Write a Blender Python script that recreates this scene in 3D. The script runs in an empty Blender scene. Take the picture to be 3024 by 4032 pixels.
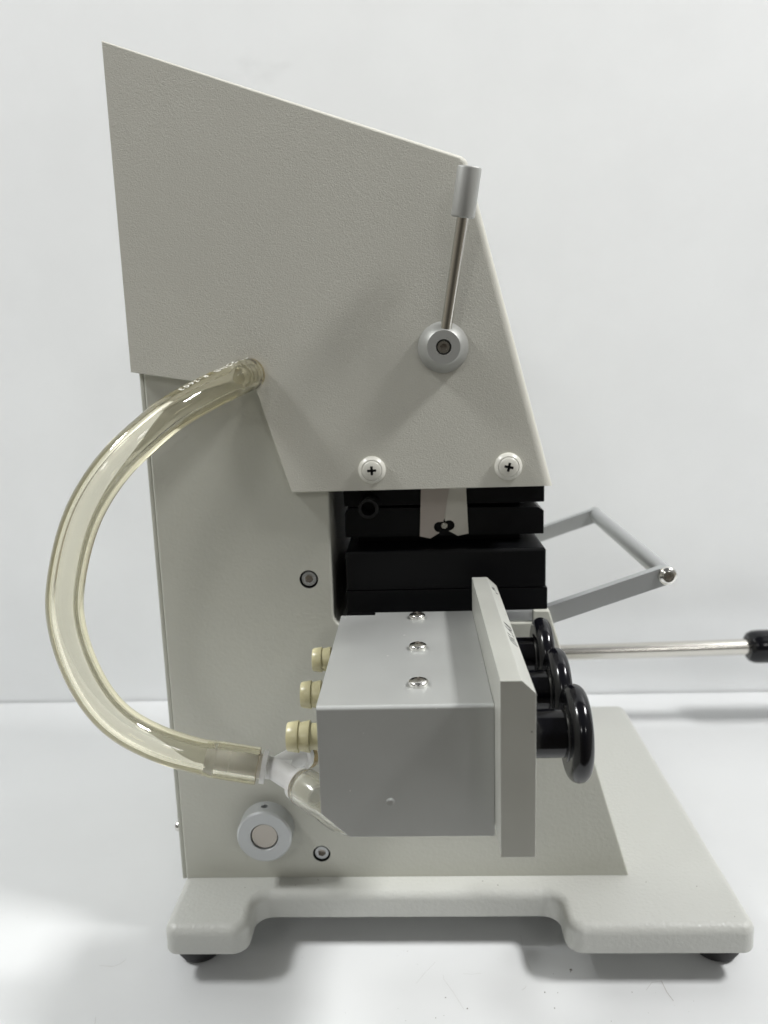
import bpy, bmesh, math, random
from mathutils import Vector, Matrix
from math import pi, sin, cos, radians
random.seed(7)
C = bpy.context.scene.collection
MM = 0.001
Z0 = 319.0            # the table top lies 319 mm below the lens; all coordinates below are millimetres from the lens height
CAM = Vector((0, -400, 0))
SC = 0.955
def vs(p):            # the side block assembly stands a little proud of the column
    return CAM + SC * (Vector(p) - CAM)

# ------------------------------------------------------------------ materials
def nmat(name):
    m = bpy.data.materials.new(name); m.use_nodes = True
    nt = m.node_tree; b = nt.nodes['Principled BSDF']
    return m, nt, b
def plain(name, col, rough=.5, metal=0, bump=None, spec=None, var=0.0, coat=0):
    m, nt, b = nmat(name)
    b.inputs['Base Color'].default_value = (*col, 1)
    b.inputs['Roughness'].default_value = rough
    b.inputs['Metallic'].default_value = metal
    if spec is not None: b.inputs['Specular IOR Level'].default_value = spec
    b.inputs['Coat Weight'].default_value = coat
    tc = nt.nodes.new('ShaderNodeTexCoord')
    if bump:
        scale, dist, detail = bump
        n = nt.nodes.new('ShaderNodeTexNoise'); n.inputs['Scale'].default_value = scale
        n.inputs['Detail'].default_value = detail
        nt.links.new(tc.outputs['Object'], n.inputs['Vector'])
        bp = nt.nodes.new('ShaderNodeBump'); bp.inputs['Strength'].default_value = 1
        bp.inputs['Distance'].default_value = dist
        nt.links.new(n.outputs['Fac'], bp.inputs['Height'])
        nt.links.new(bp.outputs['Normal'], b.inputs['Normal'])
    if var:
        n2 = nt.nodes.new('ShaderNodeTexNoise'); n2.inputs['Scale'].default_value = 35; n2.inputs['Detail'].default_value = 6
        nt.links.new(tc.outputs['Object'], n2.inputs['Vector'])
        cr = nt.nodes.new('ShaderNodeMix'); cr.data_type = 'RGBA'
        cr.inputs['A'].default_value = (*[c * (1 - var) for c in col], 1)
        cr.inputs['B'].default_value = (*[min(1, c * (1 + var)) for c in col], 1)
        nt.links.new(n2.outputs['Fac'], cr.inputs['Factor']); nt.links.new(cr.outputs['Result'], b.inputs['Base Color'])
        mr = nt.nodes.new('ShaderNodeMapRange'); mr.inputs['To Min'].default_value = rough * .85; mr.inputs['To Max'].default_value = min(1, rough * 1.15)
        nt.links.new(n2.outputs['Fac'], mr.inputs['Value']); nt.links.new(mr.outputs['Result'], b.inputs['Roughness'])
    return m
PAINT = (.595, .588, .528)
def wrinkle_paint():
    m, nt, b = nmat('wrinkle_paint')
    b.inputs['Base Color'].default_value = (*PAINT, 1); b.inputs['Roughness'].default_value = .62
    tc = nt.nodes.new('ShaderNodeTexCoord')
    mp = nt.nodes.new('ShaderNodeMapping'); mp.inputs['Scale'].default_value = (1, 1, 1.35)
    nt.links.new(tc.outputs['Object'], mp.inputs['Vector'])
    n = nt.nodes.new('ShaderNodeTexNoise'); n.inputs['Scale'].default_value = 900; n.inputs['Detail'].default_value = 2
    n.inputs['Distortion'].default_value = 1.4
    nt.links.new(mp.outputs['Vector'], n.inputs['Vector'])
    # the spray is uneven: the wrinkle is deeper in some places than in others
    w = nt.nodes.new('ShaderNodeTexNoise'); w.inputs['Scale'].default_value = 14; w.inputs['Detail'].default_value = 4
    nt.links.new(tc.outputs['Object'], w.inputs['Vector'])
    wr = nt.nodes.new('ShaderNodeMapRange'); wr.inputs['From Min'].default_value = .35; wr.inputs['From Max'].default_value = .65
    wr.inputs['To Min'].default_value = .5; wr.inputs['To Max'].default_value = 1.0
    nt.links.new(w.outputs['Fac'], wr.inputs['Value'])
    bp = nt.nodes.new('ShaderNodeBump'); bp.inputs['Distance'].default_value = .00028
    nt.links.new(wr.outputs['Result'], bp.inputs['Strength'])
    nt.links.new(n.outputs['Fac'], bp.inputs['Height']); nt.links.new(bp.outputs['Normal'], b.inputs['Normal'])
    return m
M = {}
M['hood'] = wrinkle_paint()
M['paint'] = plain('textured_paint', (.54, .542, .484), .42, bump=(560, .00013, 1.5))
M['base'] = plain('base_paint', (.525, .53, .50), .38, bump=(480, .0003, 2))
M['alu'] = plain('anodised_aluminium', (.61, .622, .608), .42, .6, bump=(2500, .00003, 1), var=.05)
def add_specks(m, col, scale, size):
    nt = m.node_tree; b = nt.nodes['Principled BSDF']; src = b.inputs['Base Color'].links[0].from_socket
    tc = nt.nodes.new('ShaderNodeTexCoord'); v = nt.nodes.new('ShaderNodeTexVoronoi'); v.inputs['Scale'].default_value = scale
    nt.links.new(tc.outputs['Object'], v.inputs['Vector'])
    sepc = nt.nodes.new('ShaderNodeSeparateColor'); nt.links.new(v.outputs['Color'], sepc.inputs[0])
    th = nt.nodes.new('ShaderNodeMath'); th.operation = 'MULTIPLY'; th.inputs[1].default_value = size
    sq = nt.nodes.new('ShaderNodeMath'); sq.operation = 'POWER'; sq.inputs[1].default_value = 4
    nt.links.new(sepc.outputs[0], sq.inputs[0]); nt.links.new(sq.outputs[0], th.inputs[0])
    lt = nt.nodes.new('ShaderNodeMath'); lt.operation = 'LESS_THAN'; nt.links.new(v.outputs['Distance'], lt.inputs[0]); nt.links.new(th.outputs[0], lt.inputs[1])
    mx = nt.nodes.new('ShaderNodeMix'); mx.data_type = 'RGBA'; mx.inputs['B'].default_value = (*col, 1)
    nt.links.new(lt.outputs[0], mx.inputs['Factor']); nt.links.new(src, mx.inputs['A']); nt.links.new(mx.outputs['Result'], b.inputs['Base Color'])
add_specks(M['alu'], (.80, .80, .78), 150, .10)
M['alu_satin'] = plain('satin_aluminium', (.42, .425, .41), .5, .55, var=.04)
M['alu_edge'] = plain('milled_aluminium', (.62, .625, .58), .48, .6, var=.07)
M['alu_grey'] = plain('grey_anodised_metal', (.52, .535, .54), .42, .6)
add_specks(M['alu_edge'], (.34, .34, .31), 130, .09)
M['steel'] = plain('polished_steel', (.62, .60, .56), .16, 1)
M['nickel'] = plain('nickel_plated_steel', (.70, .68, .63), .22, 1)
M['chrome'] = plain('bright_screw_steel', (.72, .71, .68), .2, 1)
M['shaft'] = plain('worn_shaft_steel', (.50, .465, .42), .4, .8, var=.15)
M['black'] = plain('black_anodised', (.0032, .0034, .0042), .4, bump=(900, .00004, 2), spec=.2)
M['sleeve'] = plain('worn_black_oxide', (.012, .012, .013), .36, .2, var=.3)
M['knob'] = plain('glossy_black_plastic', (.004, .004, .006), .15, var=.3, spec=.4)
M['stem'] = plain('black_stem_plastic', (.009, .009, .011), .38, var=.3)
M['rubber'] = plain('black_rubber', (.018, .018, .019), .6)
M['screwpaint'] = plain('cream_screw_paint', (.70, .69, .63), .3)
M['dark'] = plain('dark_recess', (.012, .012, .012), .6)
M['cream'] = plain('cream_plastic', (.66, .61, .37), .28, var=.04)
M['sheet'] = plain('spring_steel_pink_reflection', (.58, .525, .485), .36, .7)  # pinkish tint: a hand's reflection put into the steel's base colour
M['ink'] = plain('white_print', (.80, .80, .76), .6)
M['engrave'] = plain('engraved_black', (.008, .008, .008), .8)
M['scuff'] = plain('pale_scuff', (.47, .46, .44), .8)
M['dust'] = plain('dust', (.22, .20, .18), .9)
def brushed(name, col, rough, scale):
    m, nt, b = nmat(name)
    b.inputs['Base Color'].default_value = (*col, 1); b.inputs['Metallic'].default_value = .55; b.inputs['Roughness'].default_value = rough
    tc = nt.nodes.new('ShaderNodeTexCoord'); mp = nt.nodes.new('ShaderNodeMapping'); mp.inputs['Scale'].default_value = scale
    mp.inputs['Rotation'].default_value = (0, radians(12), 0)
    n = nt.nodes.new('ShaderNodeTexNoise'); n.inputs['Scale'].default_value = 1; n.inputs['Detail'].default_value = 3
    nt.links.new(tc.outputs['Object'], mp.inputs['Vector']); nt.links.new(mp.outputs['Vector'], n.inputs['Vector'])
    bp = nt.nodes.new('ShaderNodeBump'); bp.inputs['Distance'].default_value = .0002; bp.inputs['Strength'].default_value = .6
    nt.links.new(n.outputs['Fac'], bp.inputs['Height']); nt.links.new(bp.outputs['Normal'], b.inputs['Normal'])
    return m
M['brushed'] = brushed('brushed_spring_plate', (.70, .68, .62), .38, (250, 250, 3000))
def glass(name, col, rough, ior, trans=1.0):
    m, nt, b = nmat(name)
    b.inputs['Base Color'].default_value = (*col, 1); b.inputs['Roughness'].default_value = rough
    b.inputs['IOR'].default_value = ior; b.inputs['Transmission Weight'].default_value = trans
    return m
M['hose'] = glass('clear_yellowed_vinyl', (1, 1, 1), .025, 1.48)
_nt = M['hose'].node_tree; _va = _nt.nodes.new('ShaderNodeVolumeAbsorption'); _va.inputs['Color'].default_value = (.945, .87, .48, 1); _va.inputs['Density'].default_value = 60
_nt.links.new(_va.outputs[0], _nt.nodes['Material Output'].inputs['Volume'])
M['hose_end'] = glass('amber_cut_vinyl', (.95, .72, .34), .25, 1.5, .7)
M['nozzle'] = glass('yellowed_clear_plastic', (.93, .90, .74), .22, 1.42, .7)
M['hose_aged'] = glass('cloudy_aged_vinyl', (.975, .97, .88), .13, 1.45, .85)
M['milk'] = glass('milky_polypropylene', (.94, .94, .925), .38, 1.42, .25)
def white_surface(name, base, rough, streak):
    m, nt, b = nmat(name)
    tc = nt.nodes.new('ShaderNodeTexCoord')
    n = nt.nodes.new('ShaderNodeTexNoise'); n.inputs['Scale'].default_value = 9; n.inputs['Detail'].default_value = 7; n.inputs['Roughness'].default_value = .6
    nt.links.new(tc.outputs['Object'], n.inputs['Vector'])
    mx = nt.nodes.new('ShaderNodeMix'); mx.data_type = 'RGBA'
    mx.inputs['A'].default_value = (*[c * .975 for c in base], 1); mx.inputs['B'].default_value = (*base, 1)
    mr0 = nt.nodes.new('ShaderNodeMapRange'); mr0.inputs['From Min'].default_value = .38; mr0.inputs['From Max'].default_value = .6
    nt.links.new(n.outputs['Fac'], mr0.inputs['Value']); nt.links.new(mr0.outputs['Result'], mx.inputs['Factor'])
    # faint grubby smears with a shape of their own
    mp = nt.nodes.new('ShaderNodeMapping'); mp.inputs['Scale'].default_value = streak
    nt.links.new(tc.outputs['Object'], mp.inputs['Vector'])
    n2 = nt.nodes.new('ShaderNodeTexNoise'); n2.inputs['Scale'].default_value = 1; n2.inputs['Detail'].default_value = 8; n2.inputs['Roughness'].default_value = .65
    nt.links.new(mp.outputs['Vector'], n2.inputs['Vector'])
    mr = nt.nodes.new('ShaderNodeMapRange'); mr.inputs['From Min'].default_value = .66; mr.inputs['From Max'].default_value = .78
    nt.links.new(n2.outputs['Fac'], mr.inputs['Value'])
    mx2 = nt.nodes.new('ShaderNodeMix'); mx2.data_type = 'RGBA'; mx2.inputs['B'].default_value = (*[c * .9 for c in base], 1)
    nt.links.new(mr.outputs['Result'], mx2.inputs['Factor']); nt.links.new(mx.outputs['Result'], mx2.inputs['A'])
    nt.links.new(mx2.outputs['Result'], b.inputs['Base Color'])
    b.inputs['Specular IOR Level'].default_value = .3
    mrr = nt.nodes.new('ShaderNodeMapRange'); mrr.inputs['To Min'].default_value = rough - .06; mrr.inputs['To Max'].default_value = rough + .08
    nt.links.new(n.outputs['Fac'], mrr.inputs['Value']); nt.links.new(mrr.outputs['Result'], b.inputs['Roughness'])
    n3 = nt.nodes.new('ShaderNodeTexNoise'); n3.inputs['Scale'].default_value = 60; n3.inputs['Detail'].default_value = 3
    nt.links.new(tc.outputs['Object'], n3.inputs['Vector'])
    bp = nt.nodes.new('ShaderNodeBump'); bp.inputs['Distance'].default_value = .0003; bp.inputs['Strength'].default_value = .25
    nt.links.new(n3.outputs['Fac'], bp.inputs['Height']); nt.links.new(bp.outputs['Normal'], b.inputs['Normal'])
    return m
M['table'] = white_surface('white_laminate', (.70, .71, .715), .42, (6, 14, 8))
M['wall'] = white_surface('white_backdrop_board', (.852, .866, .874), .45, (5, 5, 9))

# ------------------------------------------------------------------ mesh helpers (millimetres in)
def build(name, bm, mats, parent=None, smooth=22, wn=False):
    for v in bm.verts: v.co = Vector((v.co.x, v.co.y, v.co.z + Z0)) * MM
    bmesh.ops.recalc_face_normals(bm, faces=bm.faces)
    me = bpy.data.meshes.new(name); bm.to_mesh(me); bm.free()
    if not isinstance(mats, (list, tuple)): mats = [mats]
    for m in mats: me.materials.append(m)
    o = bpy.data.objects.new(name, me); C.objects.link(o)
    if smooth:
        me.shade_smooth(); me.set_sharp_from_angle(angle=radians(smooth))
    if wn:
        md = o.modifiers.new('wn', 'WEIGHTED_NORMAL'); md.keep_sharp = True
    attach(o, parent)
    return o
def attach(o, parent):
    if parent is not None:
        o.parent = parent; o.matrix_parent_inverse = world(parent).inverted()
def world(o):
    m = Matrix.Translation(o.location)
    return m if o.parent is None else world(o.parent) @ o.matrix_parent_inverse @ m
def empty(name, x, y, z, label, cat):
    o = bpy.data.objects.new(name, None); C.objects.link(o)
    o.location = (x * MM, y * MM, (z + Z0) * MM); o.empty_display_size = .02
    o['label'] = label; o['category'] = cat
    return o
def tag(o, label, cat, group=None):
    o['label'] = label; o['category'] = cat
    if group: o['group'] = group
def prism(poly, a, b, axis='y', tf=None):
    """extrude a 2D outline; axis y: outline in (x,z); axis x: outline in (y,z); axis z: outline in (x,y)"""
    bm = bmesh.new()
    def P(p, t):
        q = {'y': (p[0], t, p[1]), 'x': (t, p[0], p[1]), 'z': (p[0], p[1], t)}[axis]
        return tf(q) if tf else Vector(q)
    A = [bm.verts.new(P(p, a)) for p in poly]; B = [bm.verts.new(P(p, b)) for p in poly]
    n = len(poly)
    bm.faces.new(A); bm.faces.new(B[::-1])
    for i in range(n): bm.faces.new((A[i], B[i], B[(i + 1) % n], A[(i + 1) % n]))
    bmesh.ops.recalc_face_normals(bm, faces=bm.faces)
    return bm
def box(x0, x1, y0, y1, z0, z1, r=0, seg=3, tf=None):
    bm = prism([(x0, z0), (x1, z0), (x1, z1), (x0, z1)], y0, y1, 'y', tf)
    if r: bevel(bm, lambda e: True, r, seg)
    return bm
def bevel(bm, sel, off, seg=3):
    es = [e for e in bm.edges if sel(e)]
    bmesh.ops.bevel(bm, geom=es, offset=off, offset_type='OFFSET', segments=seg, profile=.5, affect='EDGES', clamp_overlap=True)
def fillet(pts, n=8):
    """pts: (x, y, radius) -> outline with rounded corners"""
    out = []; k = len(pts)
    for i, (x, y, r) in enumerate(pts):
        p = Vector((x, y)); a = Vector(pts[i - 1][:2]); b = Vector(pts[(i + 1) % k][:2])
        if r <= 0: out.append((x, y)); continue
        u = (a - p).normalized(); w = (b - p).normalized()
        ang = u.angle(w); d = r / math.tan(ang / 2)
        p0 = p + u * d; p1 = p + w * d
        c = p + (u + w).normalized() * (r / sin(ang / 2))
        a0 = math.atan2(p0.y - c.y, p0.x - c.x); a1 = math.atan2(p1.y - c.y, p1.x - c.x)
        da = (a1 - a0 + pi) % (2 * pi) - pi
        for j in range(n + 1):
            t = a0 + da * j / n; out.append((c.x + r * cos(t), c.y + r * sin(t)))
    return out
def lathe(prof, origin, axis, segs=48, tf=None, bm=None):
    """prof: (radius, distance along axis)"""
    bm = bm or bmesh.new(); ax = Vector(axis).normalized(); o = Vector(origin)
    u = ax.orthogonal().normalized(); w = ax.cross(u)
    rings = []
    for r, h in prof:
        c = o + ax * h
        if r < 1e-6:
            q = c; rings.append([bm.verts.new(tf(q) if tf else q)])
        else:
            ring = []
            for i in range(segs):
                t = 2 * pi * i / segs; q = c + (u * cos(t) + w * sin(t)) * r
                ring.append(bm.verts.new(tf(q) if tf else q))
            rings.append(ring)
    for A, B in zip(rings, rings[1:]):
        if len(A) == 1 and len(B) == 1: continue
        if len(A) == 1: [bm.faces.new((A[0], B[i], B[(i + 1) % segs])) for i in range(segs)]
        elif len(B) == 1: [bm.faces.new((A[i], B[0], A[(i + 1) % segs])) for i in range(segs)]
        else: [bm.faces.new((A[i], B[i], B[(i + 1) % segs], A[(i + 1) % segs])) for i in range(segs)]
    if len(rings[0]) > 1: bm.faces.new(rings[0])
    if len(rings[-1]) > 1: bm.faces.new(rings[-1][::-1])
    bmesh.ops.recalc_face_normals(bm, faces=bm.faces)
    return bm
def arc(cx, cy, r, a0, a1, n):
    return [(cx + r * cos(radians(a0 + (a1 - a0) * i / n)), cy + r * sin(radians(a0 + (a1 - a0) * i / n))) for i in range(n + 1)]
def cut(o, bm):
    """carve bm (millimetres) out of the object o; new faces take o's last material slot when it has two"""
    for v in bm.verts: v.co = Vector((v.co.x, v.co.y, v.co.z + Z0)) * MM
    bmesh.ops.recalc_face_normals(bm, faces=bm.faces)
    me = bpy.data.meshes.new('cutter'); bm.to_mesh(me); bm.free()
    for m in o.data.materials: me.materials.append(m)
    for p in me.polygons: p.material_index = len(o.data.materials) - 1
    c = bpy.data.objects.new('cutter', me); C.objects.link(c)
    keep = list(o.modifiers)
    shows = [m.show_viewport for m in keep]
    for m in keep: m.show_viewport = False
    pr, mpi = o.parent, o.matrix_parent_inverse.copy(); o.parent = None
    md = o.modifiers.new('cut', 'BOOLEAN'); md.operation = 'DIFFERENCE'; md.object = c; md.solver = 'EXACT'
    bpy.context.view_layer.update()
    dg = bpy.context.evaluated_depsgraph_get()
    new = bpy.data.meshes.new_from_object(o.evaluated_get(dg), depsgraph=dg)
    o.modifiers.remove(md)
    nm = o.data.name; o.data = new; new.name = nm
    for m, s in zip(keep, shows): m.show_viewport = s
    o.parent = pr; o.matrix_parent_inverse = mpi
    bpy.data.objects.remove(c); bpy.data.meshes.remove(me)
    new.shade_smooth(); new.set_sharp_from_angle(angle=radians(22))
def spline(pts, step=2.0):
    P = [Vector(p) for p in pts]; P = [2 * P[0] - P[1]] + P + [2 * P[-1] - P[-2]]
    out = []
    for i in range(1, len(P) - 2):
        a, b, c, d = P[i - 1:i + 3]
        n = max(2, int((c - b).length / step))
        for j in range(n):
            t = j / n
            out.append(.5 * ((2 * b) + (c - a) * t + (2 * a - 5 * b + 4 * c - d) * t * t + (3 * b - a - 3 * c + d) * t ** 3))
    out.append(P[-2]); return out
def smooth_path(p, it=12):
    p = list(p)
    for _ in range(it): p = [p[0]] + [p[i] * .5 + (p[i - 1] + p[i + 1]) * .25 for i in range(1, len(p) - 1)] + [p[-1]]
    return p
def frames(path):
    T = [(path[min(i + 1, len(path) - 1)] - path[max(i - 1, 0)]).normalized() for i in range(len(path))]
    n = T[0].orthogonal().normalized(); N = []
    for t in T:
        n = (n - t * n.dot(t)).normalized(); N.append(n.copy())
    return T, N
def hose(path, ro, ri, segs=40):
    """an open ended hose with a real wall; ro(i, s) outer radius function of arc length"""
    bm = bmesh.new(); T, N = frames(path); s = 0; O = []; I = []
    for i, p in enumerate(path):
        if i: s += (path[i] - path[i - 1]).length
        b = T[i].cross(N[i]); R = ro(s); r = ri(s)
        dirs = [N[i] * cos(2 * pi * k / segs) + b * sin(2 * pi * k / segs) for k in range(segs)]
        O.append([bm.verts.new(p + d * R) for d in dirs]); I.append([bm.verts.new(p + d * r) for d in dirs])
    for A in (O, I):
        for X, Y in zip(A, A[1:]):
            for k in range(segs): bm.faces.new((X[k], Y[k], Y[(k + 1) % segs], X[(k + 1) % segs]))
    for e in (0, -1):
        for k in range(segs):
            f = bm.faces.new((O[e][k], O[e][(k + 1) % segs], I[e][(k + 1) % segs], I[e][k])); f.material_index = 1
    return bm
def plus_cutter(c, axis, up, w, L, d, tf=None, rot=0):
    """tapered cross recess, cut along -axis from c"""
    ax = Vector(axis).normalized(); u = Vector(up).normalized(); v = ax.cross(u); c = Vector(c)
    u2 = u * cos(rot) + v * sin(rot); v2 = -u * sin(rot) + v * cos(rot); u, v = u2, v2
    h = w / 2; l = L / 2
    shape = [(h, h), (h, l), (-h, l), (-h, h), (-l, h), (-l, -h), (-h, -h), (-h, -l), (h, -l), (h, -h), (l, -h), (l, h)]
    bm = bmesh.new()
    A = [bm.verts.new((lambda q: tf(q) if tf else q)(c + ax * 2 + u * x * 1.25 + v * y * 1.25)) for x, y in shape]
    B = [bm.verts.new((lambda q: tf(q) if tf else q)(c - ax * d + u * x * .6 + v * y * .6)) for x, y in shape]
    bm.faces.new(A); bm.faces.new(B[::-1])
    for i in range(12): bm.faces.new((A[i], B[i], B[(i + 1) % 12], A[(i + 1) % 12]))
    bmesh.ops.recalc_face_normals(bm, faces=bm.faces)
    return bm
def rounded_slab(poly, dists, y0, y1, R):
    """outline in (x, z) extruded along y; edge i (poly[i] -> poly[i+1]) is rounded inwards by dists[i] over the depth R at both faces"""
    n = len(poly); P = [Vector(p) for p in poly]
    area = sum(P[i].x * P[(i + 1) % n].y - P[(i + 1) % n].x * P[i].y for i in range(n)); sg = 1 if area > 0 else -1
    D = [(P[(i + 1) % n] - P[i]).normalized() for i in range(n)]; N = [Vector((-d.y, d.x)) * sg for d in D]
    def inset(k):
        out = []
        for i in range(n):
            a, b = i - 1, i; da, db = dists[a] * k, dists[b] * k
            cr = D[a].x * D[b].y - D[a].y * D[b].x
            if abs(cr) < .35: out.append(P[i] + (N[a] * da + N[b] * db) / 2); continue
            pa = P[i] + N[a] * da; pb = P[i] + N[b] * db
            w = pb - pa; t = (w.x * D[b].y - w.y * D[b].x) / cr
            out.append(pa + D[a] * t)
        return out
    bm = bmesh.new(); rows = []
    m = 6
    for j in range(m, -1, -1):
        t = pi / 2 * j / m; rows.append((inset(1 - cos(t)), y0 + R * (1 - sin(t))))
    for j in range(0, m + 1):
        t = pi / 2 * j / m; rows.append((inset(1 - cos(t)), y1 - R * (1 - sin(t))))
    rings = [[bm.verts.new((p.x, y, p.y)) for p in pts] for pts, y in rows]
    for A, B in zip(rings, rings[1:]):
        for i in range(n): bm.faces.new((A[i], A[(i + 1) % n], B[(i + 1) % n], B[i]))
    bm.faces.new(rings[0][::-1]); bm.faces.new(rings[-1])
    bmesh.ops.recalc_face_normals(bm, faces=bm.faces)
    return bm
def hexcut(c, axis, r, d, out=3, segs=6, tf=None):
    return lathe([(r, -d), (r, out)], c, axis, segs, tf)

# ------------------------------------------------------------------ setting
bm = bmesh.new(); L, R_, F, B = -2600, 2600, -250, 326
vq = [bm.verts.new(v) for v in ((L, F, -Z0), (R_, F, -Z0), (R_, B, -Z0), (L, B, -Z0), (L, F, -Z0 - 30), (R_, F, -Z0 - 30), (R_, B, -Z0 - 30), (L, B, -Z0 - 30))]
for q in ((0, 1, 2, 3), (7, 6, 5, 4), (0, 4, 5, 1), (1, 5, 6, 2), (2, 6, 7, 3), (3, 7, 4, 0)): bm.faces.new([vq[i] for i in q])
t = build('table', bm, M['table'], None, 0); t['kind'] = 'structure'; t['label'] = 'white laminate table top with faint scuffs and specks'
w = build('backdrop_wall', box(-2600, 2600, 328, 350, -Z0 - 30, 2000), M['wall'], None, 0); w['kind'] = 'structure'; w['label'] = 'plain white board standing behind the machine'

# ------------------------------------------------------------------ the machine
root = empty('lab_machine', 15, 97, -Z0, 'beige painted bench machine with sloped hood, notched column and grey side block', 'lab machine')

# base plate: H-shaped casting with rounded top edges
def base_outline():
    XL, XR, YF, YB, yi0, yi1 = -136.6, 167.2, -35.6, 229.6, -7.6, 201.6
    q = [(XL, YF, 7), (-92.7, YF, 9), (-92.7, yi0, 9), (72, yi0, 9), (72, YF, 9), (XR, YF, 7), (XR, YB, 7), (72, YB, 9), (72, yi1, 9), (-92.7, yi1, 9), (-92.7, YB, 9), (XL, YB, 7)]
    return fillet(q, 10)
def stacked(outline, rows):
    """rows: (inset, z)"""
    n = len(outline); P = [Vector(p) for p in outline]; bm = bmesh.new(); rings = []
    area = sum(P[i - 1].x * P[i].y - P[i].x * P[i - 1].y for i in range(n)); sg = 1 if area > 0 else -1
    nor = []
    for i in range(n):
        a = (P[i] - P[i - 1]).normalized(); b = (P[(i + 1) % n] - P[i]).normalized()
        na = Vector((-a.y, a.x)) * sg; nb = Vector((-b.y, b.x)) * sg
        m = (na + nb); m = m.normalized(); nor.append(m / max(.3, m.dot(na)))
    for ins, z in rows: rings.append([bm.verts.new((*(P[i] + nor[i] * ins), z)) for i in range(n)])
    for A, B in zip(rings, rings[1:]):
        for i in range(n): bm.faces.new((A[i], A[(i + 1) % n], B[(i + 1) % n], B[i]))
    bm.faces.new(rings[0][::-1]); bm.faces.new(rings[-1])
    return bm
rr = 5.0; zt = -285.6; zb = -301.2
rows = [(1.2, zb), (.35, zb + .35), (0, zb + 1.2)] + [(rr - rr * cos(radians(a)), zt - rr + rr * sin(radians(a))) for a in range(0, 91, 9)]
base = build('base_plate', stacked(base_outline(), rows), M['base'], root, 30, wn=True)
for fx in (-125, 156):
    for fy in (-10, 204):
        pr = [(13.6, 0), (13.6, -4), (13.3, -10), (12.6, -14), (10.9, -16.8), (8, -17.8)]
        build('rubber_foot', lathe([(r, zb + h) for r, h in pr], (fx, fy, 0), (0, 0, 1), 40), M['rubber'], base, 40)

# column: extruded casting with a notch for the jaw blocks
YC, YD = 6, 182
col_out = fillet([(-135.5, -285.5, 0), (113.4, -285.5, 0), (68.4, -131.2, 1.5), (60.2, -131.2, 0), (60.2, -137.6, 0), (-45.1, -137.6, 6), (-44.5, -52, 0), (-44.5, 8, 0), (-135.5, 8, 0)], 6)
cd_ = []
for i, p in enumerate(col_out):
    q = col_out[(i + 1) % len(col_out)]; cd_.append(0.0 if (p[1] < -285.4 and q[1] < -285.4) else 1.2)
bm = rounded_slab(col_out, cd_, YC, YD, 1.2)
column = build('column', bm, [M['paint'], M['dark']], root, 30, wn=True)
for sx, sz in ((-57, -111.8), (-57.5, -271)):
    cut(column, lathe([(4.9, -6), (4.9, 5)], (sx, YC, sz), (0, -1, 0), 40))
    s = build('cap_screw', lathe([(4.05, -5.9), (4.05, -1.3), (3.7, -.9), (0, -.9)], (sx, YC, sz), (0, -1, 0), 36), [M['alu_grey'], M['shaft']], column, 30)
    cut(s, hexcut((sx, YC, sz), (0, -1, 0), 2.25, 3.2))
bp = build('back_panel', box(-137.9, -135.8, YC + 1.2, YD - 1, -287, 8, .4, 2), M['paint'], column, 30)
for bz in (-256.5,):
    for by in (11.5, 174):
        build('panel_screw', lathe([(2.9, -.5), (2.9, 1.6), (2.6, 2.3), (1.8, 2.8), (0, 3.1)], (-137.9, by, bz), (-1, 0, 0), 24), M['chrome'], column, 30)

# hood
hp = [(-139.9, 149.2), (-139.9, -2.3), (-77.8, -13.1), (-62.6, -64.75), (68.8, -64.75), (27.5, 91.7)]
hr = fillet([(x, z, 5 if x == 27.5 else 0) for x, z in hp], 6)
hd_ = []
for i, p in enumerate(hr):
    q = hr[(i + 1) % len(hr)]; mx_, mz_ = (p[0] + q[0]) / 2, (p[1] + q[1]) / 2; ln_ = math.hypot(q[0] - p[0], q[1] - p[1])
    if mx_ > 20 and mz_ > 86 and ln_ < 3: hd_.append(3.0)
    elif ln_ > 100 and mx_ > 20 and mz_ < 86: hd_.append(4.6)
    elif ln_ > 100 and mz_ > 100: hd_.append(1.3)
    else: hd_.append(.45)
bm = rounded_slab(hr, hd_, 0, 188, 3.4)
hood = build('hood', bm, M['hood'], root, 30, wn=True)
for sx, sz, rot in ((-21.6, -54.1, .03), (46.4, -54.1, -.22)):
    pr = [(6.9, 0), (6.85, 1.0), (6.4, 1.7), (5.3, 2.5), (5.05, 2.5), (5.0, 2.15), (4.92, 2.15), (4.85, 2.55)] + [(4.7 * cos(radians(a)), 2.55 + 1.0 * sin(radians(a))) for a in (5, 20, 40, 60, 78)] + [(0, 3.55)]
    s = build('hood_screw', lathe(pr, (sx, 0, sz), (0, -1, 0), 48), [M['screwpaint'], M['dark']], hood, 30)
    cut(s, plus_cutter((sx, -3.3, sz), (0, -1, 0), (0, 0, 1), 1.3, 4.6, 2.4, rot=rot))

# selector lever on the hood
hub = build('selector_lever', lathe([(12.3, 0), (12.3, 1.2), (8.15, 9.0), (7.9, 9.2), (3.75, 9.2), (3.7, 9.1), (3.7, 4), (0, 4)], (15, 0, 5), (0, -1, 0), 64), M['alu_satin'], root, 30)
s = build('hub_screw', lathe([(3.05, 4.2), (3.05, 7.6), (2.75, 8), (0, 8)], (15, 0, 5), (0, -1, 0), 36), [M['nickel'], M['shaft']], hub, 30)
cut(s, hexcut((15, -8, 5), (0, -1, 0), 1.75, 2.6))
a = Vector((16.5, -6.2, 14.4)); g0 = Vector((24.4, -14.0, 62.4)); g1 = Vector((27.6, -17.5, 83.5))
d = (g1 - g0).normalized()
build('lever_rod', lathe([(2.6, -1.5), (2.68, 0), (2.68, (g0 - a).length + 2)], a, g0 - a, 32), M['steel'], hub, 30)
gl = (g1 - g0).length
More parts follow.
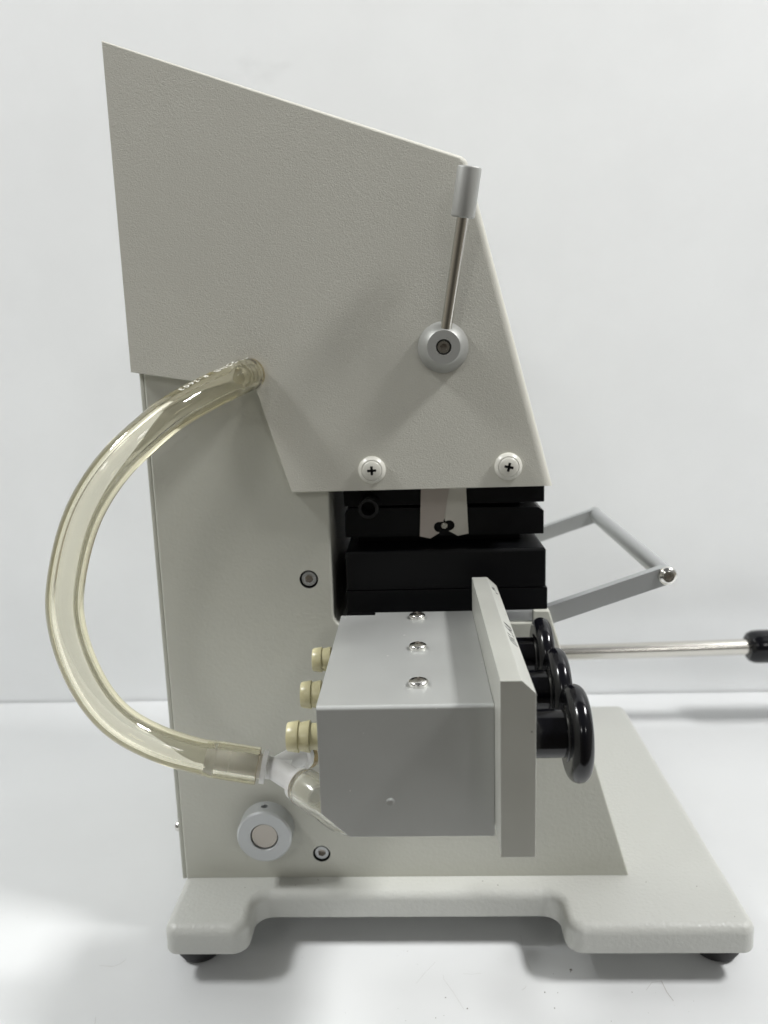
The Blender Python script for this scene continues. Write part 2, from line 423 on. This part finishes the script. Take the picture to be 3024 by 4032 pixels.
build('lever_grip', lathe([(4.9, 0), (5.5, .7), (5.5, gl - .9), (5.35, gl - .4), (4.9, gl), (0, gl)], g0, d, 48), M['alu_satin'], hub, 30)

# black jaw blocks in the notch
build('jaw_block', box(-38.4, 67.8, 21, 178, -76.3, -58, .5, 2), M['black'], root, 30, wn=True)
poly = fillet([(-38.2, -93.2, .5), (67.5, -93.4, .5), (67.5, -80.9, .3), (64.5, -79, .3), (-35.4, -77.3, .3), (-38.2, -80.2, .3)], 3)
bm = prism(poly, 21, 178); build('jaw_block', bm, M['black'], root, 30)
build('jaw_web', box(-32, 56, 30, 170, -100, -76.2), M['black'], root, 0)
bm = box(-37.6, 66.8, 8, 178, -118.7, -97.9)
bevel(bm, lambda e: all(v.co.z > -98 for v in e.verts), 2.0, 5); bevel(bm, lambda e: abs(e.verts[0].co.z - e.verts[1].co.z) > 15, 1.2, 4)
build('jaw_block', bm, M['black'], root, 30, wn=True)
build('jaw_block', box(-38, 67.6, 8, 178, -131.2, -119.3, .5, 2), M['black'], root, 30, wn=True)
build('jaw_block', box(-38, 29.8, 8, 178, -137.5, -131.3, .3, 2), M['black'], root, 30)
build('bed_plate', box(30, 59.9, 7.4, 178, -137.4, -131.4, .3, 2), M['alu_grey'], root, 30)
# sleeve hanging under the hood
build('black_sleeve', lathe([(5.2, 20), (5.2, .4), (4.9, 0), (3.7, 0), (3.5, .3), (3.5, 14), (0, 14)], (-24.4, 4, -74.7), (0, 1, 0), 40), [M['sleeve']], root, 30)
# two spring plates with a shared round notch
def lobe(cx, cz, r, a0, a1, n=14): return arc(cx, cz, r, a0, a1, n)
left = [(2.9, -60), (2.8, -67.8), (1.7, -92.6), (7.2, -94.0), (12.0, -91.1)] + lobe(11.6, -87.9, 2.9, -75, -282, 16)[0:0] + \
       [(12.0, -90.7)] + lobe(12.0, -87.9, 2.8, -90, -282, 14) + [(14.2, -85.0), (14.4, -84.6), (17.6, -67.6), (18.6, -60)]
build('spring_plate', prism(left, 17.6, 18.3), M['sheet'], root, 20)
right = [(26.4, -60), (26.5, -67.7), (27.5, -91.9), (21.9, -93.1), (17.2, -90.3)] + lobe(17.4, -87.3, 2.8, -80, 105, 14) + [(15.4, -85.0), (14.2, -82.2), (16, -67.6), (16, -60)]
build('spring_plate', prism(right, 18.5, 19.2), M['brushed'], root, 20)
build('locating_pin', lathe([(1.75, 6), (1.75, .3), (1.5, 0), (0, 0)], (14.7, 17.0, -87.2), (0, 1, 0), 24), M['nickel'], root, 30)

# shaft collar on the column
co = build('shaft_collar', lathe([(15, 0), (15, 10.2), (14.1, 11), (7.9, 11), (7.6, 10.7), (7.6, 3), (0, 3)], (-87, YC, -253.6), (0, -1, 0), 72), [M['alu_grey'], M['alu_grey']], root, 30)
cut(co, lathe([(1.9, 9), (1.9, 20)], (-87, YC - 5, -253.6), (0, 0, 1), 24))
build('shaft', lathe([(7.25, 3.2), (7.25, 9.3), (6.9, 9.8), (0, 9.8)], (-87, YC, -253.6), (0, -1, 0), 48), M['shaft'], co, 30)
for k in range(4):
    build('set_screw_thread', lathe([(1.85, 0), (1.5, .25), (1.85, .5), (1.85, .1)][:3], (-87, YC - 5, -253.6 + 11.0 + k * .75), (0, 0, 1), 24), M['chrome'], co, 0) if k == 0 else None

# carry handle
ch = build('carry_handle', lathe([(4.9, 17.2), (4.9, 176)], (130.3, 0, -115.4), (0, 1, 0), 40), M['alu_grey'], root, 30)
adir = Vector((60.5, 0, 20.4)).normalized(); anor = Vector((-adir.z, 0, adir.x))
def arm(y0, y1):
    e = Vector((130.3, 0, -115.4)); hw = 5.0; pts = []
    for k in range(13):
        t = radians(90 - 180 * k / 12); q = e + adir * (hw * cos(t)) + anor * (hw * sin(t)); pts.append((q.x, q.z))
    s = e - adir * 112
    for sg in (-1, 1):
        q = s + anor * hw * sg; pts.append((q.x, q.z))
    bm = prism(pts, y0, y1); bevel(bm, lambda e: abs(e.verts[0].co.y - e.verts[1].co.y) < .01, .5, 2)
    return bm
build('handle_arm', arm(11.6, 17.2), M['alu_grey'], ch, 25, wn=True)
build('handle_arm', arm(176, 181.6), M['alu_grey'], ch, 25, wn=True)
dome = [(5.1, 0), (5.1, .4)] + [(4.9 * cos(radians(a)) + .1, .4 + 2.9 * sin(radians(a))) for a in (8, 18, 28, 38, 48, 56)] + [(0, .4 + 2.9 * sin(radians(60)))]
for y, ax in ((11.6, -1), (181.6, 1)):
    s = build('handle_screw', lathe(dome, (130.3, y, -115.4), (0, ax, 0), 40), [M['chrome'], M['shaft']], ch, 40)
    cut(s, hexcut((130.3, y + ax * 2.9, -115.4), (0, ax, 0), 1.7, 1.8))

# crank lever on the far side
cr = build('crank_lever', lathe([(15, 0), (15, 26), (14, 27), (0, 27)], (-87, 236, -253.6), (0, 1, 0), 48), M['alu_grey'], root, 30)
pv = Vector((-87, 258, -254.0)); tip = Vector((281, 258, -248.2)); cd = (tip - pv).normalized(); ln = (tip - pv).length
build('crank_rod', lathe([(6.6, 10), (6.6, ln + 5)], pv, cd, 40), M['nickel'], cr, 30)
gp = [(7.2, ln - 3.6), (9.5, ln - 4), (12.0, ln - 2.5), (13.5, ln + 1), (13.9, ln + 6), (13.9, ln + 80), (12, ln + 90), (7, ln + 96), (0, ln + 97)]
build('crank_grip', lathe(gp, pv, cd, 40), M['knob'], cr, 40)

# ------------------------------------------------------------------ the grey side block (scaled about its own mounting, see vs)
X0, X1, YF_, YR_, ZT, ZBt = -40.4, 28.0, -110.5, 6, -130.7, -186
sect = [(X0, ZT), (X0, -175.6), (-29.5, ZBt), (X1, ZBt), (X1, ZT)]
bm = prism(sect, YF_, YR_)
bevel(bm, lambda e: all(abs(v.co.y - YF_) < .1 for v in e.verts) and all(v.co.z > ZT - .1 for v in e.verts), 1.7, 5)
bevel(bm, lambda e: e.calc_length() > 6 and not (all(abs(v.co.y - YF_) < 2 for v in e.verts) and all(v.co.z > ZT - 3 for v in e.verts)) and not any(f.calc_area() < 80 for f in e.link_faces), .3, 2)
for v in bm.verts: v.co = vs(v.co)
vb = build('valve_block', bm, [M['alu']], root, 30, wn=True)
_k = box(-60, -22.6, 1.8, 20, -150, -120)
for v in _k.verts: v.co = vs(v.co)
cut(vb, _k)
cut(vb, lathe([(0, -.4), (.9, -.3), (1.7, .02), (1.8, 1)], vs((-12.8, YF_, -170.9)), (0, -1, 0), 20))
bm = box(-15, 26, YR_ - 1, 16, -180, -146)
for v in bm.verts: v.co = Vector((v.co.x * SC, v.co.y if v.co.y > 10 else vs(v.co).y, v.co.z * SC))
build('mounting_pad', bm, M['alu_grey'], vb, 0)
pp = [(28.15, -181.5), (28.15, -112.5), (35.9, -112.5), (40.9, -117.3), (40.9, -181.5)]
bm = prism(pp, -131.3, 6)
bevel(bm, lambda e: True, .28, 2)
for v in bm.verts: v.co = vs(v.co)
pl = build('end_plate', bm, M['alu_edge'], vb, 30, wn=True)
PORT_Y = (-90.5, -48, -3.5)
kp = [(9.5, 0), (9.8, .5), (9.8, 16.9), (11.2, 17.0), (11.5, 17.6), (15.4, 17.6)] + [(15.6 + 4.2 * sin(radians(a)), 21.9 - 4.3 * cos(radians(a))) for a in range(0, 181, 10)] + [(13.6, 25.8), (11.6, 24.6), (8, 23.4), (0, 23.2)]
for i, y in enumerate(PORT_Y):
    build('knob', lathe(kp, (41.2, y, -152.6), (1, 0, 0), 64, vs), M['knob'], vb, 35)
    bpf = [(6.2, 0), (6.0, 2.2), (5.5, 2.3), (5.6, 4.6)]
    bpf = [(5.35, 0), (5.5, 5.6), (6.55, 5.7), (6.6, 6.0), (5.75, 10.3), (6.5, 10.35), (6.55, 10.7), (5.95, 14.6), (5.6, 15.2), (3.7, 15.2), (3.7, 5), (0, 5)]
    build('hose_barb', lathe(bpf, (X0, y, -152.6), (-1, 0, 0), 44, vs), M['cream'], vb, 30)
for y, rot in ((-3.6, .1), (-48.2, .75), (-90.2, .05)):
    pr = [(4.15, 0), (4.2, 1.1)] + [(4.05 * cos(radians(a)) + .1, 1.2 + 1.55 * sin(radians(a))) for a in (6, 18, 32, 46, 60, 75)] + [(0, 2.75)]
    s = build('block_screw', lathe(pr, (-.7, y, ZT), (0, 0, 1), 44, vs), [M['chrome'], M['shaft']], vb, 30)
    cut(s, plus_cutter((-.7, y, ZT + 2.6), (0, 0, 1), (0, 1, 0), 1.0, 3.9, 1.9, vs, rot))
build('bottom_plug', lathe([(6, 0), (6, 5), (4, 6), (0, 6)], (8, -50, ZBt), (0, 0, -1), 32, vs), M['rubber'], vb, 30)
# engraved characters on the plate's sloping edge: strokes as (y, position across the slope)
strokes = [[(-64.3, .21), (-63.9, .77)], [(-64.9, .3), (-66.1, .55), (-65.6, .79)], [(-69.2, .22), (-70.3, .45), (-67.7, .8)], [(-69.5, .33), (-71.5, .59), (-72.1, .78)], [(-78.2, .21), (-78.1, .44)], [(-71.9, .58), (-71.7, .78)], [(-81.9, .19), (-81.8, .38), (-79.8, .72)], [(-75.6, .63), (-75.3, .8)], [(-84.7, .24), (-83.7, .53)], [(-83, .55), (-84.3, .74)], [(-86.5, .24), (-87.2, .48), (-86.7, .78)], [(-9.1, .24), (-10.7, .36), (-12.5, .25)], [(-11.8, .38), (-11.3, .55)], [(-15.1, .53), (-13.5, .71)], [(-7, .41), (-9, .51)]]
nrm = Vector((4.8, 0, 5.0)).normalized()
for grp in (strokes[:11], strokes[11:]):
    bm = bmesh.new()
    for st in grp:
        q = [Vector((35.9 + 5.0 * t, y, -112.5 - 4.8 * t)) + nrm * .06 for y, t in st]
        for a_, b_ in zip(q, q[1:]):
            side = (b_ - a_).normalized().cross(nrm) * .42; e = (b_ - a_).normalized() * .12
            vv = [bm.verts.new(vs(p)) for p in (a_ - side - e, b_ - side + e, b_ + side + e, a_ + side - e)]
            ww = [bm.verts.new(vs(p - nrm * .1)) for p in (a_ - side - e, b_ - side + e, b_ + side + e, a_ + side - e)]
            bm.faces.new(vv)
            for k in range(4): bm.faces.new((vv[k], ww[k], ww[(k + 1) % 4], vv[(k + 1) % 4]))
    build('engraved_characters', bm, M['engrave'], vb, 0)

# ------------------------------------------------------------------ hoses and connector
pts = [(-79.8, .8, -4.8), (-82.8, -7, -6.0), (-87.2, -15.5, -8.4), (-94.2, -27.5, -12.2), (-106.3, -45, -20), (-117.3, -55, -29.5), (-129, -62, -41.2), (-139.6, -66, -56.3), (-146.9, -68, -72.6), (-152.9, -68, -93), (-154.3, -68, -107.7), (-151.4, -68, -125.8), (-144.9, -67, -143.8), (-135.4, -66, -157.1), (-122, -64, -167.2), (-108.3, -62, -173.9), (-97, -61, -177.4), (-75.6, -60, -182)]
path = smooth_path(spline(pts, 1.6), 10)
tot = sum((path[i] - path[i - 1]).length for i in range(1, len(path)))
def sm(a, b, x):
    t = max(0, min(1, (x - a) / (b - a))); return t * t * (3 - 2 * t)
def rout(s): return 7.9 + .45 * sm(tot - 26, tot - 17, s) + .42 * sum(math.exp(-((s - k) / .8) ** 2) for k in (2.5, 5.7, 8.9, 12.1, 15.3)) * (1 if s < 20 else 0)
def rin(s): return 4.1 + .9 * sm(tot - 26, tot - 17, s) + .9 * (1 - sm(12, 19, s)) + .3 * sum(math.exp(-((s - k) / .9) ** 2) for k in (3, 6.5, 10, 13))
lh = build('clear_hose', hose(path, rout, rin, 56), [M['hose'], M['hose_end']], None, 40)
tag(lh, 'long clear yellowed hose looping from the beige hood down to the milky connector', 'hose')
# nozzle of the hood inside the hose end (part of the machine)
build('hose_nozzle', lathe([(4.3, -1), (4.3, 1.5), (4.95, 3), (4.4, 3.3), (4.95, 6.5), (4.4, 6.8), (4.95, 10), (4.3, 10.3), (4.1, 12.2), (3.4, 13), (0, 13.2)], (-80.1, 0, -4.9), (-.36, -1, -.14), 40), M['nozzle'], hood, 30)
# printed lettering that follows the hose
cu = bpy.data.curves.new('hose_lettering', 'FONT'); cu.body = 'TYGON\u00ae  R-3603'; cu.size = 3.9; cu.space_character = 1.25
fo = bpy.data.objects.new('hose_lettering', cu); C.objects.link(fo); bpy.context.view_layer.update()
dg = bpy.context.evaluated_depsgraph_get(); tm = bpy.data.meshes.new_from_object(fo.evaluated_get(dg), depsgraph=dg); bpy.data.objects.remove(fo)
bm = bmesh.new(); bm.from_mesh(tm); bpy.data.meshes.remove(tm)
bmesh.ops.triangulate(bm, faces=bm.faces)
bmesh.ops.subdivide_edges(bm, edges=[e for e in bm.edges if e.calc_length() > .8], cuts=2)
T, N = frames(path); acc = [0]
for i in range(1, len(path)): acc.append(acc[-1] + (path[i] - path[i - 1]).length)
S0 = 2.5
def at(s):
    for i in range(1, len(acc)):
        if acc[i] >= s:
            f = (s - acc[i - 1]) / (acc[i] - acc[i - 1]); return path[i - 1].lerp(path[i], f), T[i - 1].lerp(T[i], f).normalized()
for v in bm.verts:
    s = S0 + v.co.x * 1.28; p, tt = at(s)
    # reference direction: towards the outside of the loop and the viewer's side
    ref = Vector((-.3, -.72, .62)); ref = (ref - tt * ref.dot(tt)).normalized()
    side = tt.cross(ref)
    if side.z > 0: pass
    ang = (v.co.y - 1.4) / 8.0
    dvec = ref * cos(ang) + (-side) * sin(ang)
    v.co = p + dvec * (rout(s) + .06)
lt = build('hose_lettering', bm, M['ink'], lh, 0)

cpt = Vector((-66.5, -60, -183.6))
hd = (path[-1] - path[-4]).normalized()
yc = bmesh.new()
e0 = path[-1]
lathe([(3.2, -24), (4.2, -24), (4.95, -19.5), (4.6, -19), (4.95, -13), (4.6, -12.5), (4.95, -6.5), (4.9, -6), (4.9, -.2), (5.6, .1), (5.6, 1.6), (7.5, 1.8), (7.5, 4.0), (5.2, 4.2), (5.0, 6), (5.0, 15), (0, 15)], e0, hd, 40, None, yc)
def arm_of(d, tip, bm):
    d = Vector(d).normalized(); o = e0 + hd * 8
    lathe([(0, 0), (5.2, 0), (5.2, tip - 2.6), (7.4, tip - 2.4), (7.4, tip - .2), (5.0, tip), (5.0, tip + 4), (5.1, tip + 6), (4.9, tip + 9), (4.7, tip + 11), (3.6, tip + 11.2), (3.4, tip + 4), (0, tip + 4)], o, d, 40, None, bm)
    return o, d
near_o, near_d = arm_of(Vector((-51.6, -74.5, -185.2)) - (e0 + hd * 8), 18.5, yc)
far_o, far_d = arm_of(Vector((-54.5, -40, -184.5)) - (e0 + hd * 8), 19, yc)
conn = build('hose_connector', yc, M['milk'], None, 30)
tag(conn, 'milky white plastic Y connector joining the hoses left of the grey block', 'hose connector')
n0 = near_o + near_d * 20.6
npts = [n0, n0 + near_d * 8, n0 + near_d * 14 + Vector((.6, .5, -.6)), (-35.5, -85, -191.5), (-24, -83, -193.5), (-6, -78, -193)]
npath = smooth_path(spline(npts, 1.6), 6)
nh = build('short_hose', hose(npath, lambda s: 8.3 - .35 * sm(10, 18, s), lambda s: 5.9 - .8 * sm(10, 18, s), 44), [M['hose_aged'], M['hose_end']], None, 40)
tag(nh, 'short clear hose in front, bending from the connector down under the grey block', 'hose', 'short hoses leaving the white connector')
f0 = far_o + far_d * 20.2
fpts = [f0, f0 + far_d * 7, (-36, -25, -192), (-27, -22, -206), (-18, -20, -222), (-8, -19, -234.5)]
fpath = smooth_path(spline(fpts, 1.6), 6)
fh = build('short_hose', hose(fpath, lambda s: 8.2 - .3 * sm(10, 18, s), lambda s: 5.9 - .8 * sm(10, 18, s), 44), [M['hose_aged'], M['hose_end']], None, 40)
tag(fh, 'short clear hose behind, half hidden between the connector and the grey block', 'hose', 'short hoses leaving the white connector')

# ------------------------------------------------------------------ dust, crumbs and hairs on the table
bm = bmesh.new()
def crumb(x, y, r, z=-Z0):
    k = bmesh.ops.create_icosphere(bm, subdivisions=1, radius=r, matrix=Matrix.Translation((x, y, z + r * .5)) @ Matrix.Diagonal((random.uniform(.6, 1.5), random.uniform(.6, 1.4), .6, 1)))
def hair(x, y, n, L, a, r=.07, z=-Z0):
    p = Vector((x, y, z + .12)); prev = None
    for i in range(n):
        a += random.uniform(-.55, .55); q = p + Vector((cos(a), sin(a), 0)) * L
        s = Vector((-sin(a), cos(a), 0)) * r
        vv = [bm.verts.new(t_) for t_ in (p - s, q - s, q + s, p + s)]; bm.faces.new(vv)
        tp = [bm.verts.new(t_ + Vector((0, 0, .1))) for t_ in (p - s, q - s, q + s, p + s)]; bm.faces.new(tp[::-1])
        p = q
for _ in range(170):
    crumb(random.uniform(-260, 330), random.uniform(-130, 90), random.choice((.07, .08, .1, .12, .16)))
for _ in range(26):
    crumb(random.uniform(-220, 220), random.uniform(-120, -45), random.choice((.1, .14)))
def mark(pts, r, z=-Z0):
    for p, q in zip(pts, pts[1:]):
        p = Vector((*p, z + .08)); q = Vector((*q, z + .08)); s = (q - p).normalized().cross(Vector((0, 0, 1))) * r
        vv = [bm.verts.new(t_) for t_ in (p - s, q - s, q + s, p + s)]; bm.faces.new(vv).material_index = 1
for pts, r in (([(4.8, -19.3), (-.6, -26.3), (-5.9, -34.7)], .05), ([(8.5, -28.7), (8.6, -31.7), (10.5, -35.4), (14.1, -42.7), (17.9, -51.8)], .05), ([(18.9, -27.9), (23.4, -28.2), (28.6, -27.6)], .05), ([(52.8, .5), (52.5, -11.3), (55, -26.4)], .05),
               ([(111, -39.1), (115.2, -34.2), (120.5, -33)], .08), ([(120.5, -33), (121, -40.6), (122.5, -46.2)], .2), ([(48.2, -39.1), (50.1, -37.7), (50.6, -36.2)], .08), ([(-178, -21.7), (-170.1, -22.4), (-166.6, -20), (-165.1, -16.9)], .09), ([(-165.1, -61), (-166.4, -56.5)], .08)):
    mark(pts, r)
for x, y, r in ((9, -44.1, .3), (19.6, -51.1, .35), (3.7, -56.9, .3), (59.6, -40.6, .3), (66.1, -40.8, .2), (62.8, -50.8, .3), (88.7, -58.8, .25), (-10.5, -11.5, .25), (66.1, -28, .2), (103.5, -40.6, .3)): crumb(x, y, r)
crumb(75.7, -25.4, .55); crumb(75.3, -26.6, .35)
for x, y in ((-60, 3.5), (-100, -3), (-72, -1), (40, -2), (32, 1.5), (121, 0), (147, -4), (158, -28)):
    crumb(x, y, .28, -285.6)
du = build('dust', bm, [M['dust'], M['scuff']], None, 0); du['kind'] = 'stuff'; du['label'] = 'fine dust specks and hairs scattered over the white table'

# ------------------------------------------------------------------ camera
cam = bpy.data.cameras.new('camera'); co_ = bpy.data.objects.new('camera', cam); C.objects.link(co_)
rot = Matrix(((.998917, .024038, .039834), (.034652, .186911, -.981766), (-.031046, .982083, .185875)))
co_.matrix_world = Matrix.Translation((0, -.4, Z0 * MM)) @ rot.to_4x4()
cam.sensor_fit = 'VERTICAL'; cam.sensor_height = 36; cam.lens = 3168.24 / 4032 * 36
cam.clip_start = .01; cam.clip_end = 50
cam.dof.use_dof = True; cam.dof.focus_distance = .348; cam.dof.aperture_fstop = 11
bpy.context.scene.camera = co_

# ------------------------------------------------------------------ light: ceiling fittings and the room around
def area(name, loc, target, sx, sy, power, col=(1, 1, 1)):
    l = bpy.data.lights.new(name, 'AREA'); l.shape = 'RECTANGLE'; l.size = sx; l.size_y = sy; l.energy = power; l.color = col
    o = bpy.data.objects.new(name, l); C.objects.link(o); o.location = loc
    o.rotation_euler = (Vector(target) - Vector(loc)).to_track_quat('-Z', 'Y').to_euler()
    return o
area('ceiling_panel_light', (1.2, -.225, 1.65), (0, -.21, .2), .38, .2, 38, (1, .997, .985))
area('ceiling_panel_light', (-1.2, -.205, 1.65), (0, -.19, .2), .44, .25, 25, (.99, 1, .99))
area('ceiling_panel_light', (1.3, -2.9, 2.0), (0, 0, .2),   .36, .36, 7, (1, .99, .97))
area('ceiling_panel_light', (-1.3, -2.9, 2.0), (0, 0, .2), .36, .36, 8.5, (1, .99, .97))
wd = bpy.data.worlds.new('World'); bpy.context.scene.world = wd; wd.use_nodes = True
nt = wd.node_tree; bg = nt.nodes['Background']
tc = nt.nodes.new('ShaderNodeTexCoord'); sp = nt.nodes.new('ShaderNodeSeparateXYZ'); nt.links.new(tc.outputs['Generated'], sp.inputs[0])
mr = nt.nodes.new('ShaderNodeMapRange'); mr.inputs['From Min'].default_value = .3; mr.inputs['From Max'].default_value = .8
mr.inputs['To Min'].default_value = .08; mr.inputs['To Max'].default_value = .16
nt.links.new(sp.outputs['Z'], mr.inputs['Value'])
cb = nt.nodes.new('ShaderNodeCombineColor')
ax = nt.nodes.new('ShaderNodeMath'); ax.operation = 'MULTIPLY'; nt.links.new(sp.outputs['X'], ax.inputs[0]); nt.links.new(sp.outputs['X'], ax.inputs[1])
a2 = nt.nodes.new('ShaderNodeMath'); a2.operation = 'MULTIPLY_ADD'; a2.inputs[1].default_value = .30
nt.links.new(ax.outputs[0], a2.inputs[0]); nt.links.new(mr.outputs['Result'], a2.inputs[2])
nt.links.new(a2.outputs[0], bg.inputs['Strength'])
cm = nt.nodes.new('ShaderNodeMix'); cm.data_type = 'RGBA'
cm.inputs['A'].default_value = (1, .93, .78, 1); cm.inputs['B'].default_value = (.98, .99, 1, 1)
mz = nt.nodes.new('ShaderNodeMapRange'); mz.inputs['From Min'].default_value = 0; mz.inputs['From Max'].default_value = .6
nt.links.new(sp.outputs['Z'], mz.inputs['Value']); nt.links.new(mz.outputs['Result'], cm.inputs['Factor']); nt.links.new(cm.outputs['Result'], bg.inputs['Color'])

sc = bpy.context.scene
sc.view_settings.view_transform = 'Standard'; sc.view_settings.look = 'None'; sc.view_settings.exposure = -.25; sc.view_settings.gamma = 1
sc.render.engine = 'CYCLES'
sc.cycles.use_denoising = True
sc.cycles.max_bounces = 16; sc.cycles.transmission_bounces = 14; sc.cycles.glossy_bounces = 6; sc.cycles.diffuse_bounces = 5
sc.cycles.caustics_refractive = True; sc.cycles.caustics_reflective = False; sc.cycles.blur_glossy = .5
sc.cycles.sample_clamp_indirect = 6
